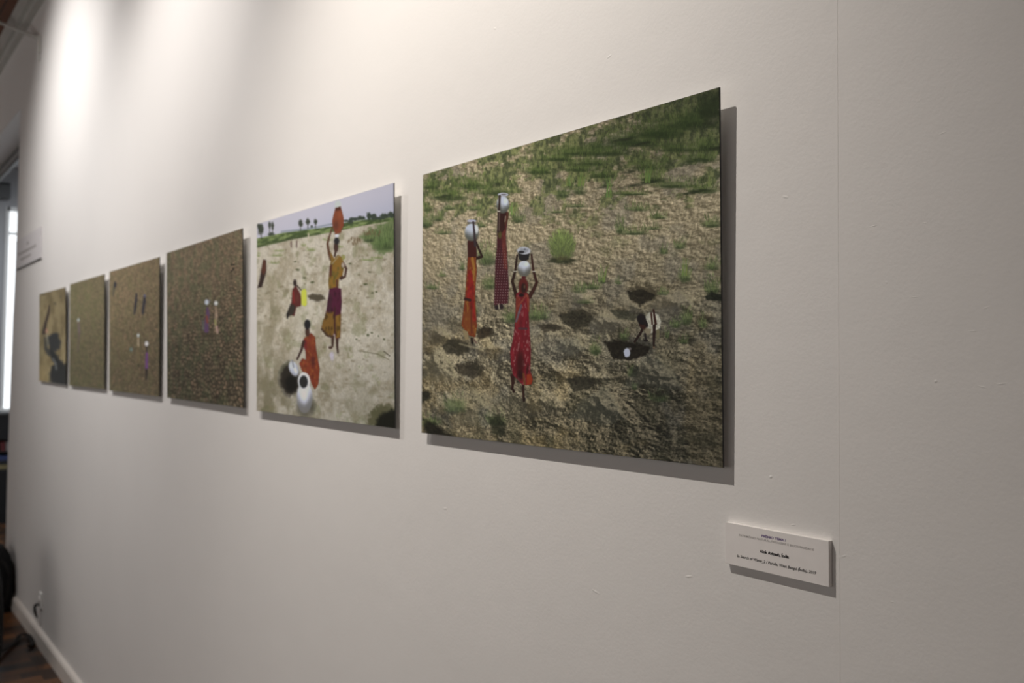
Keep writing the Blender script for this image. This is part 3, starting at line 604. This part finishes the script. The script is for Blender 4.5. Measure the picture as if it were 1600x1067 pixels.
def paint_mud(p):
    X = p.U*1.5
    n = fbm(X*6, p.V*9, 14, 4)
    p.C[:] = mix((112, 96, 66), (140, 122, 88), sstep(.3, .7, n))
    p.C[:] = mix(p.C, (92, 82, 58), .6*sstep(.35, .0, p.U)*sstep(.2, .8, p.V)); p.C[:] = mix(p.C, (128, 104, 68), .5*sstep(.6, 1, p.V)*sstep(.4, .1, p.U))
    p.C *= (.9+.2*fbm(X*50, p.V*50, 15, 2))[..., None]
    p.line([(77.5, 478), (75, 492), (71, 506), (68.6, 520)], [2.4, 4, 4.4, 6], (56, 44, 36), soft=1); p.ell(72.8, 517, 2.4, 4.6, (166, 122, 100), soft=.7)
    p.ell(86, 474, 2, 2.6, (70, 66, 48), soft=.8); p.ell(94, 464, 1.6, 2, (84, 76, 56), soft=.8); p.ell(67, 460, 6, 1.4, (84, 76, 56), soft=.8)
    p.poly([(75, 525), (80, 521), (90, 521), (95, 535), (93, 545), (82, 550), (77, 542)], (46, 46, 44), soft=2, rag=3)
    p.line([(70, 527), (72, 545), (77, 552)], [3, 5, 8], (58, 56, 50), soft=1.4); p.line([(73, 522), (75, 540)], 1.4, (120, 122, 118), op=.7)
    p.poly([(76, 545), (86, 548), (95, 562), (104, 570), (104, 604), (78, 600), (77, 585), (84, 570)], (36, 36, 34), soft=2, rag=3)
    p.line([(83, 560), (87, 568), (88, 577)], 2, (118, 118, 114), op=.75, soft=1)

LAMPS = [(-1.50, -1.15, 181, 75.5, 1.80, (1.0, .93, .855)), (-3.16, -1.15, 122, 99.0, 1.88, (1.0, .95, .91)), (-4.93, -1.42, 150, 101.0, 2.40, (1.0, .965, .94))]
FILL, FILL2 = 31, 85
# ================================================================ the room
CZ = 3.78
edge = [(-6.545, 3.193), (-6.562, 3.0), (-6.600, 2.7), (-6.640, 2.38), (-6.690, 2.1), (-6.755, 1.84), (-6.805, 1.55), (-6.852, 1.25), (-6.898, .9), (-6.930, .56), (-6.955, 0)]
SEAM = -.6255
bm = bmesh.new()
prism_y(bm, [(-10.5, CZ+.15), (-10.5, 3.193)]+edge+[(SEAM-.0008, 0), (SEAM-.0008, CZ+.15)], 0, .165)
prism_y(bm, [(SEAM-.0008, 0), (SEAM, 0), (SEAM, CZ+.15), (SEAM-.0008, CZ+.15)], .0003, .165)
prism_y(bm, [(SEAM, 0), (2.3, 0), (2.3, CZ+.15), (SEAM, CZ+.15)], -.0006, .165)
fix(bm)
# filler ridges and dents of the old plaster, standing half a millimetre proud
def blob(cx, cz, lx, lz, rot, h):
    n = 10; c, s = math.cos(rot), math.sin(rot)
    top = bm.verts.new((cx, -h*.42-.0002-(.0004 if cx > SEAM else 0), cz)); ring = []
    for k in range(n):
        a = 2*math.pi*k/n; px, pz = lx*math.cos(a), lz*math.sin(a)
        ring.append(bm.verts.new((cx+px*c-pz*s, .0002-(.0006 if cx > SEAM else 0), cz+px*s+pz*c)))
    for k in range(n): bm.faces.new((top, ring[(k+1) % n], ring[k]))
for b_ in [(-.581, 1.750, .0100, .0014, .12, .0007), (-.520, 1.7465, .0055, .0012, -.1, .0006), (-.469, 1.6285, .0095, .0012, 0, .0007), (-.4777, 1.618, .0008, .011, 0, .0005),
           (-.509, 1.5755, .0035, .0028, .5, .0011), (-.460, 1.571, .0085, .0016, -.2, .0007), (-.441, 1.5745, .0100, .0014, .15, .0007), (-.723, 1.451, .0045, .0030, .3, .0010), (-.690, 1.396, .006, .002, .2, .0007),
           (-.532, 1.667, .011, .0011, 0, .0005), (-.455, 1.652, .009, .0015, .3, .0006), (-.565, 1.685, .003, .004, .5, .0006), (-.62, 1.37, .008, .003, .4, .0006), (-.86, 1.30, .012, .003, .2, .0006), (-1.05, 1.24, .014, .003, -.2, .0006),
           (-.56, 1.33, .005, .002, .1, .0006), (-1.20, 2.215, .015, .004, .3, .0007), (-1.32, 2.19, .008, .003, -.4, .0006), (-1.02, 2.06, .01, .003, .3, .0006), (-1.48, 1.31, .012, .004, .1, .0006), (-.5, 1.84, .01, .002, .2, .0005), (-.70, 1.80, .008, .003, -.3, .0005)]:
    blob(*b_)
struct(link('wall_back', bm, M_WALL))

bm = bmesh.new(); box(bm, -11.4, 2.3, -5.2, 4.0, -.1, 0); struct(link('floor', bm, M_FLOOR))
bm = bmesh.new(); box(bm, -10.5, 2.3, -5.2, .165, CZ, CZ+.12); struct(link('ceiling', bm, M_CEIL))
bm = bmesh.new(); prism_x(bm, [(0, CZ), (-.060, CZ), (-.060, 3.672), (-.035, 3.672), (-.035, 3.634), (0, 3.634)], -10.5, 2.3); fix(bm); struct(link('trim_1', bm, M_CORN))
bm = bmesh.new(); prism_x(bm, [(0, 0), (-.022, 0), (-.022, .076), (-.016, .086), (0, .090)], -6.94, 2.3); fix(bm); struct(link('baseboard_back', bm, M_TRIM))
bm = bmesh.new(); box(bm, -11.4, 2.3, -5.3, -5.2, 0, CZ); struct(link('wall_front', bm, M_WALL))
bm = bmesh.new(); box(bm, 2.3, 2.4, -5.3, .165, 0, CZ); struct(link('wall_right', bm, M_WALL))
bm = bmesh.new(); box(bm, -10.6, -10.5, -5.3, 0, 0, CZ+.1); struct(link('wall_left', bm, M_WALL))
# head of the wide doorway at the far side of the wall: two dark rails with a pale strip between
bm = bmesh.new(); box(bm, -10.5, -6.56, .165, .185, 3.165, 3.30); box(bm, -10.5, -6.60, .165, .190, 3.10, 3.128); struct(link('trim_2', bm, M_DARKG))
bm = bmesh.new(); box(bm, -10.5, -6.58, .166, .187, 3.128, 3.165); struct(link('trim_3', bm, M_MIDG))
# room beyond
WX = -11.0
bm = bmesh.new()
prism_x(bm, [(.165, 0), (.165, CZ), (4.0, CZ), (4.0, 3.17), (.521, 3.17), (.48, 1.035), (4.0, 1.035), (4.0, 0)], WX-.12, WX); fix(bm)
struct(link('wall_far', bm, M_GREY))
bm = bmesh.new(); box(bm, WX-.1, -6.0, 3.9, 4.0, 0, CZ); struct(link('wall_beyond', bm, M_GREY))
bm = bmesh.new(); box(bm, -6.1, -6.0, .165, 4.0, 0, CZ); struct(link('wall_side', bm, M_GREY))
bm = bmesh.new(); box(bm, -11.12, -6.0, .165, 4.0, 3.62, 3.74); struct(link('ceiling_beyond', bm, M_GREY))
bm = bmesh.new()
for a, b in (((.521, 3.17), (.48, 1.035)),):
    prism_x(bm, [(.478, 1.0), (.519, 3.2), (.555, 3.2), (.514, 1.0)], WX-.05, WX+.012)
box(bm, WX-.05, WX+.012, .53, 2.4, 3.155, 3.20); box(bm, WX-.06, WX-.02, .50, 2.4, 2.905, 2.935); box(bm, WX-.05, WX+.03, .47, 2.4, 1.0, 1.045); box(bm, WX-.05, WX+.012, 2.36, 2.4, 1.0, 3.2)
fix(bm); wf = struct(link('window_1', bm, M_WHITE))
bm = bmesh.new(); box(bm, WX-.09, WX-.08, .45, 3.9, 1.02, 3.19); link('window_pane', bm, glow('daylight_pane', (.93, .97, 1.0), 1.15), wf)

# ================================================================ photographs
T1, T2, BOARD = .020, .013, .0028
CORN = {
    'P1': [(-1.534, 1.9583), (-0.7883, 1.954), (-0.7892, 1.457), (-1.5472, 1.4514)],
    'P2': [(-2.4081, 1.9635), (-1.6515, 1.9603), (-1.6547, 1.4534), (-2.4185, 1.4531)],
    'P3': [(-3.2485, 1.96), (-2.5193, 1.9641), (-2.5179, 1.4556), (-3.2527, 1.4586)],
    'P4': [(-4.0638, 1.9553), (-3.3357, 1.9545), (-3.3495, 1.4585), (-4.0787, 1.4581)],
    'P5': [(-4.8538, 1.9531), (-4.1535, 1.9524), (-4.1666, 1.4609), (-4.8878, 1.4587)],
    'P6': [(-5.6795, 1.9492), (-4.9681, 1.9466), (-4.9723, 1.4604), (-5.7021, 1.463)],
}
SPEC = [  # key, painter, columns, rows, label, wall tone near the four corners (for the inks), group
 ('P1', paint_walkers, 900, 900, 'largest frameless photograph, women in red and orange carrying metal pots over dug sand', ((226, 216, 206), (188, 178, 170), (162, 152, 144), (194, 184, 175))),
 ('P2', paint_riverbed, 460, 560, 'frameless photograph of a woman balancing a clay pot on a pale riverbed', ((212, 204, 197), (230, 220, 209), (197, 186, 176), (182, 174, 167))),
 ('P3', paint_clods_two, 340, 460, 'frameless photograph of cracked brown earth with two figures side by side at its centre', ((228, 219, 211), (212, 204, 198), (184, 175, 168), (180, 171, 164))),
 ('P4', paint_clods_walkers, 240, 380, 'frameless photograph of ochre field with black figures above and pot carriers below', ((222, 214, 206), (226, 216, 208), (178, 169, 162), (172, 163, 157))),
 ('P5', paint_clods_lone, 180, 320, 'frameless photograph of plain olive ground with one faint small figure', ((220, 210, 203), (222, 213, 206), (170, 162, 156), (165, 157, 151))),
 ('P6', paint_mud, 160, 300, 'farthest frameless photograph, brown mud with a dark winding channel', ((200, 190, 183), (224, 214, 205), (165, 156, 150), (150, 141, 136))),
]
def lin(c):
    c = np.clip(np.asarray(c, float)/255, 0, 1)
    return np.where(c <= .04045, c/12.92, ((c+.055)/1.055)**2.4)
def make_print(key, painter, nu, nv, label, tone4):
    (xa, za), (xb, zb), (xc, zc), (xd, zd) = CORN[key]           # TL TR BR BL
    u, v = np.meshgrid(np.linspace(0, 1, nu), np.linspace(0, 1, nv))
    X = (xa*(1-u)+xb*u)*(1-v)+(xd*(1-u)+xc*u)*v
    Z = (za*(1-u)+zb*u)*(1-v)+(zd*(1-u)+zc*u)*v
    Y = -(T1*(1-v)+T2*v)
    PX, PY = project(X, Y, Z)
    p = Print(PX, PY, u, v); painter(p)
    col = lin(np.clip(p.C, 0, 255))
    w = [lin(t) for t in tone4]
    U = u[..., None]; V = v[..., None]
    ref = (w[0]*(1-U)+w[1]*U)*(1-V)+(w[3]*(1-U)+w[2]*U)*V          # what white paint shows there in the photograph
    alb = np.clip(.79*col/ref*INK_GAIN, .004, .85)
    root = empty('mounted_photograph', ((xd+xc)/2, -T2, (zd+zc)/2), label, 'photograph', 'frameless photographs in a row along the wall')
    ox, oy, oz = root.location
    me = bpy.data.meshes.new('print')
    co_ = np.stack([X-ox, Y-oy, Z-oz], -1).reshape(-1, 3).astype(np.float32)
    idx = np.arange(nu*nv).reshape(nv, nu)
    q = np.stack([idx[:-1, :-1], idx[1:, :-1], idx[1:, 1:], idx[:-1, 1:]], -1).reshape(-1).astype(np.int32)
    nq = len(q)//4
    me.vertices.add(len(co_)); me.vertices.foreach_set('co', co_.ravel())
    me.loops.add(nq*4); me.loops.foreach_set('vertex_index', q)
    me.polygons.add(nq); me.polygons.foreach_set('loop_start', np.arange(0, nq*4, 4, dtype=np.int32))
    me.update(calc_edges=True)
    at = me.color_attributes.new('print_ink', 'FLOAT_COLOR', 'POINT')
    at.data.foreach_set('color', np.concatenate([alb.reshape(-1, 3), np.ones((nu*nv, 1))], 1).astype(np.float32).ravel())
    me.materials.append(M_INK)
    o = bpy.data.objects.new('print', me); C.objects.link(o); o.parent = root; o['label'] = 'printed picture surface'
    def hull(name, inset, f0, f1, mat, lab):
        """solid between two depths behind the print face; f = distance toward the wall"""
        bm = bmesh.new(); vs = []
        for f in (f0, f1):
            for (x, z, sx, sz, t) in ((xa, za, 1, -1, T1), (xb, zb, -1, -1, T1), (xc, zc, -1, 1, T2), (xd, zd, 1, 1, T2)):
                d = -t+f if f is not None else -.0002
                vs.append(bm.verts.new((x+sx*inset-ox, d-oy, z+sz*inset-oz)))
        for f in ((0, 1, 2, 3), (7, 6, 5, 4), (0, 4, 5, 1), (1, 5, 6, 2), (2, 6, 7, 3), (3, 7, 4, 0)): bm.faces.new([vs[i] for i in f])
        fix(bm)
        if isinstance(mat, list):        # the rear skin of the board is white
            bm.normal_update()
            for f in bm.faces:
                if f.normal.y > .9: f.material_index = 1
        r = link(name, bm, mat, root); r['label'] = lab
    hull('backing_board', -.0003, .0004, BOARD, [M_EDGE, M_WHITE], 'thin black edged backing board')
    hull('hanging_batten', .15, BOARD, None, M_BATT, 'grey batten behind the board')
INK_GAIN = 1.0
for s_ in SPEC: make_print(*s_)

# ================================================================ captions
def lettering(parent, text, x, z, y, size, mat, bold=0, shear=0, align='CENTER', sx=1.0, name='lettering'):
    cu = bpy.data.curves.new(name, 'FONT'); cu.body = text; cu.size = size; cu.align_x = align; cu.align_y = 'CENTER'; cu.shear = shear; cu.offset = bold; cu.extrude = .00004
    cu.resolution_u = 3
    t = bpy.data.objects.new('t', cu); C.objects.link(t)
    dg = bpy.context.evaluated_depsgraph_get(); me = bpy.data.meshes.new_from_object(t.evaluated_get(dg)); bpy.data.objects.remove(t)
    me.materials.clear(); me.materials.append(mat)
    o = bpy.data.objects.new(name, me); C.objects.link(o); o.parent = parent
    o.location = (x, y, z); o.rotation_euler = (math.radians(90), 0, 0); o.scale = (sx, 1, 1)
    return o
LX0, LX1, LZ0, LZ1, LT = -.7905, -.6360, 1.3318, 1.3856, .0068
cap = empty('caption_card', ((LX0+LX1)/2, -LT/2, LZ0), 'small white foam caption card with four lines of text below the largest photograph', 'caption card')
bm = bmesh.new(); box(bm, (LX0-LX1)/2, (LX1-LX0)/2, -LT/2, LT/2-.0001, 0, LZ1-LZ0); link('card', bm, M_CARD, cap, bevel=.0004)
cy = -LT/2-.00005
l = lettering(cap, 'PR\u00caMIO TEMA I', -.0010, .0446, cy, .0040, M_INKP, bold=.00016, sx=1.35); l['label'] = 'violet heading'
l = lettering(cap, 'PATRIM\u00d4NIO NATURAL, PAISAGENS E BIODIVERSIDADE', .0012, .0400, cy, .0036, M_INKG, bold=.00006, sx=1.235); l['label'] = 'grey line of capitals'
l = lettering(cap, 'Alok Avinash, \u00cdndia', 0, .0252, cy, .0052, M_INKB, bold=.00026, sx=1.07); l['label'] = 'bold black line'
l = lettering(cap, 'In Search of Water_2 / Purulia, West Bengal (\u00cdndia), 2019', .0010, .0130, cy, .0048, M_INKB, bold=.00012, shear=.2, sx=1.05); l['label'] = 'slanted black line'

FX0, FX1, FZ0, FZ1 = -6.607, -5.732, 2.160, 2.339
sg = empty('wall_text_panel', ((FX0+FX1)/2, -.004, FZ0), 'wide pale text panel high on the wall beside the doorway', 'text panel')
bm = bmesh.new(); box(bm, (FX0-FX1)/2, (FX1-FX0)/2, -.004, .0038, 0, FZ1-FZ0); link('panel', bm, plain('pale_panel', (.70, .68, .69), .5, .3, var=.02), sg)
bm = bmesh.new(); box(bm, (FX0-FX1)/2, (FX1-FX0)/2, -.005, .0038, -.005, 0); link('shadow_line', bm, M_DARKG, sg)  # dark strip standing in for the shade line under the panel
rr = random.Random(4)
for nm, z, h, x0, x1 in (('emblem', .118, .016, -.02, .045), ('text_line', .078, .015, -.33, .30), ('text_line', .040, .013, -.25, .12)):
    bm = bmesh.new(); x = x0
    while x < x1:
        w = rr.uniform(.02, .06); w = min(w, x1-x); box(bm, x, x+w, -.0043, -.0039, z, z+h); x += w+.012
    link(nm, bm, M_INKG, sg)

# ================================================================ socket, rod
so = empty('wall_socket', (-5.635, 0, .205), 'small white wall socket low on the wall near the black backpack, dark plug in it', 'socket')
bm = bmesh.new(); box(bm, -.036, .036, -.010, -.0002, 0, .085); link('faceplate', bm, M_WHITE, so, bevel=.004)
bm = bmesh.new(); tube(bm, [(0, -.0095, .044), (0, -.014, .044)], .024, 20); link('socket_insert', bm, M_CARD, so)
bm = bmesh.new(); tube(bm, smooth_path([(-.010, -.013, .020), (-.010, -.030, .012), (-.006, -.030, -.02), (.002, -.024, -.040), (.008, -.020, -.055)], 5), [.008]*6+[.008]*6+[.006]*5+[.003]*4, 12); link('plug', bm, M_BLKW, so, smooth=True)

rod = empty('tension_rod', (-5.843, 0, 3.36), 'thin white rod rising from a wall bracket to the ceiling', 'rod')
bm = bmesh.new(); box(bm, -.014, .014, -.018, -.0002, 0, .10); link('wall_bracket', bm, M_CORN, rod, bevel=.003)
bm = bmesh.new(); tube(bm, [(0, -.010, .085), (-.845, -.165, .418)], .010, 12); link('rod', bm, M_CORN, rod, smooth=True)
bm = bmesh.new(); tube(bm, [(0, -.010, .0), (0, -.010, -.05)], .006, 10); link('hook', bm, M_CORN, rod, smooth=True)

# ================================================================ bags
def soft_box(sx, sy, sz, seed=1, puff=.12):
    bm = bmesh.new(); bmesh.ops.create_cube(bm, size=1)
    bmesh.ops.subdivide_edges(bm, edges=bm.edges[:], cuts=9, use_grid_fill=True)
    for v in bm.verts:
        c = v.co; m = [abs(c.x)*2, abs(c.y)*2, abs(c.z)*2]
        r = (m[0]**5+m[1]**5+m[2]**5)**(1/5)
        k = 1/max(r, .001)*max(m)
        c *= k
        t = c.z+.5
        w = 1-.18*max(0, t-.55)**1.2*2+puff*math.sin(math.pi*min(1, max(0, t)))*.4
        n = .012*math.sin(c.x*17+seed)*math.sin(c.z*13+seed*2)+.008*math.sin(c.z*31+c.x*9)
        v.co = Vector((c.x*sx*w, (c.y+n)*sy*w, t*sz))
    return bm
bp_ = empty('backpack', (-6.64, -.135, 0), 'black backpack slumped against the far end of the wall', 'backpack')
link('body', soft_box(.36, .24, .40, 2), M_BLACK, bp_, smooth=True)
b2 = soft_box(.27, .10, .22, 5); bmesh.ops.translate(b2, verts=b2.verts, vec=(0, -.15, .03)); link('front_pocket', b2, M_BLACK, bp_, smooth=True)
bm = bmesh.new(); tube(bm, smooth_path([(-.05, .0, .385), (-.04, 0, .425), (.04, 0, .425), (.05, 0, .385)], 5), .010, 8); link('carry_handle', bm, M_STRAP, bp_, smooth=True)
bm = bmesh.new()
tube(bm, smooth_path([(.16, .05, .33), (.20, .085, .25), (.19, .075, .12), (.16, .06, .04)], 6), .014, 8, .5); link('shoulder_strap', bm, M_STRAP, bp_, smooth=True)
bb = empty('equipment_bag', (-5.36, -.402, 0), 'black upright bag at the left edge of the floor, a strap trailing from it', 'bag')
link('body', soft_box(.56, .31, .66, 7, .05), M_BLACK, bb, smooth=True)
bm = bmesh.new(); tube(bm, smooth_path([(-.10, 0, .63), (-.08, 0, .71), (.08, 0, .71), (.10, 0, .63)], 5), .012, 8); link('grab_handle', bm, M_STRAP, bb, smooth=True)
bm = bmesh.new()
pts = [(-5.44, -.26, .055), (-5.60, -.175, .02), (-5.72, -.115, .014), (-5.80, -.085, .022), (-5.85, -.055, .018), (-5.80, -.036, .016), (-5.70, -.034, .014), (-5.62, -.046, .014), (-5.60, -.066, .013)]
tube(bm, smooth_path([(x+5.36, y+.402, z) for x, y, z in pts], 7), .013, 8, .45); link('strap', bm, M_STRAP, bb, smooth=True)

# ================================================================ furniture seen through the doorway
bk = empty('bookcase', (-10.1, .80, 0), 'black bookcase standing beyond the doorway under the bright window', 'bookcase')
def part(name, a, m=M_BLKW, par=bk, bevel=.003):
    bm = bmesh.new(); box(bm, *a); return link(name, bm, m, par, bevel=bevel)
part('side_panel', (-.17, .17, -.62, -.60, 0, 1.04)); part('side_panel', (-.17, .17, .58, .60, 0, 1.04)); part('back_panel', (-.17, -.155, -.60, .58, 0, 1.04))
part('top_panel', (-.18, .18, -.63, .61, 1.04, 1.065), M_DARKG); part('fascia', (.15, .17, -.60, .58, .80, 1.04)); part('shelf', (-.155, .165, -.60, .58, .675, .69)); part('shelf', (-.155, .165, -.60, .58, .50, .515)); part('plinth', (-.155, .165, -.60, .58, 0, .06)); part('cupboard_door', (.155, .17, -.60, .58, .06, .495))
for (y0, y1, z0, z1, col, lab) in ((.245, .272, .691, .79, (.16, .18, .16), 'grey green book standing on the bookcase shelf'), (.300, .335, .691, .785, (.20, .21, .20), 'pale grey book standing on the bookcase shelf'), (.352, .395, .691, .78, (.10, .022, .024), 'dark red book standing on the bookcase shelf'), (.402, .430, .691, .775, (.24, .22, .21), 'light grey book at the doorway end of the shelf'),
    (.23, .425, .602, .645, (.035, .05, .13), 'navy blue book on top of the lying stack'), (.23, .43, .560, .601, (.02, .02, .022), 'black book in the middle of the lying stack'), (.23, .42, .516, .559, (.19, .16, .08), 'mustard book at the bottom of the lying stack')):
    bm = bmesh.new(); box(bm, -.11, .11, (y0-y1)/2, (y1-y0)/2, 0, z1-z0)
    o = link('book', bm, plain('book_cover', col, .6, .3), None, bevel=.002); o.location = (-10.05, (y0+y1)/2, z0)
    tag(o, lab, 'book', 'books in the black bookcase')
gb = empty('wall_unit', (WX, .44, 3.27), 'dark grey unit mounted high on the far wall beside the bright window', 'wall unit')
bm = bmesh.new(); box(bm, .0005, .12, -.25, .105, 0, .17); link('casing', bm, M_DARKG, gb, bevel=.012)
bm = bmesh.new(); box(bm, .118, .126, -.24, .10, .145, .165); link('upper_slot', bm, M_BLKW, gb)

# ================================================================ light
def spot(x, y, z, tx, ty, tz, watts, col, ang=150, blend=.5, rad=.02):
    l = bpy.data.lights.new('track_spot', 'SPOT'); l.energy = watts; l.color = col; l.spot_size = math.radians(ang); l.spot_blend = blend; l.shadow_soft_size = rad
    o = bpy.data.objects.new('track_spot', l); C.objects.link(o); o.location = (x, y, z)
    o.rotation_euler = (Vector((tx, ty, tz))-Vector((x, y, z))).to_track_quat('-Z', 'Y').to_euler()
    return o
for x, ly, w_, ang, az, lc in LAMPS: spot(x, ly, 3.53, x, 0, az, w_, lc, ang, 1.0)
def area(loc, rot, sx, sy, watts, col):
    l = bpy.data.lights.new('fill_light', 'AREA'); l.shape = 'RECTANGLE'; l.size = sx; l.size_y = sy; l.energy = watts; l.color = col
    o = bpy.data.objects.new('fill_light', l); C.objects.link(o); o.location = loc; o.rotation_euler = rot
area((-2.4, -4.9, 1.9), (math.radians(90), 0, 0), 7, 2.4, FILL, (1.0, .96, .92))            # broad fill added opposite the wall, lifts the gaps behind the boards
area((-8.4, 1.6, 3.5), (0, 0, 0), 2.5, 2.0, FILL2, (.88, .94, 1.0))                        # cool fill added to brighten the room beyond
area((-8.6, -3.2, 2.9), (math.radians(100), 0, math.radians(-20)), 1.2, .8, 9, (1.0, .96, .93))   # soft fill added to lift the dim cornice and doorway end
w = bpy.data.worlds.new('world'); scene.world = w; w.use_nodes = True; w.node_tree.nodes['Background'].inputs[0].default_value = (.5, .55, .6, 1); w.node_tree.nodes['Background'].inputs[1].default_value = .3

scene.view_settings.view_transform = 'Standard'; scene.view_settings.look = 'None'; scene.view_settings.gamma = 1; scene.view_settings.exposure = 0; scene.view_settings.use_curve_mapping = False
scene.cycles.max_bounces = 8; scene.cycles.diffuse_bounces = 5
scene.cycles.use_denoising = True
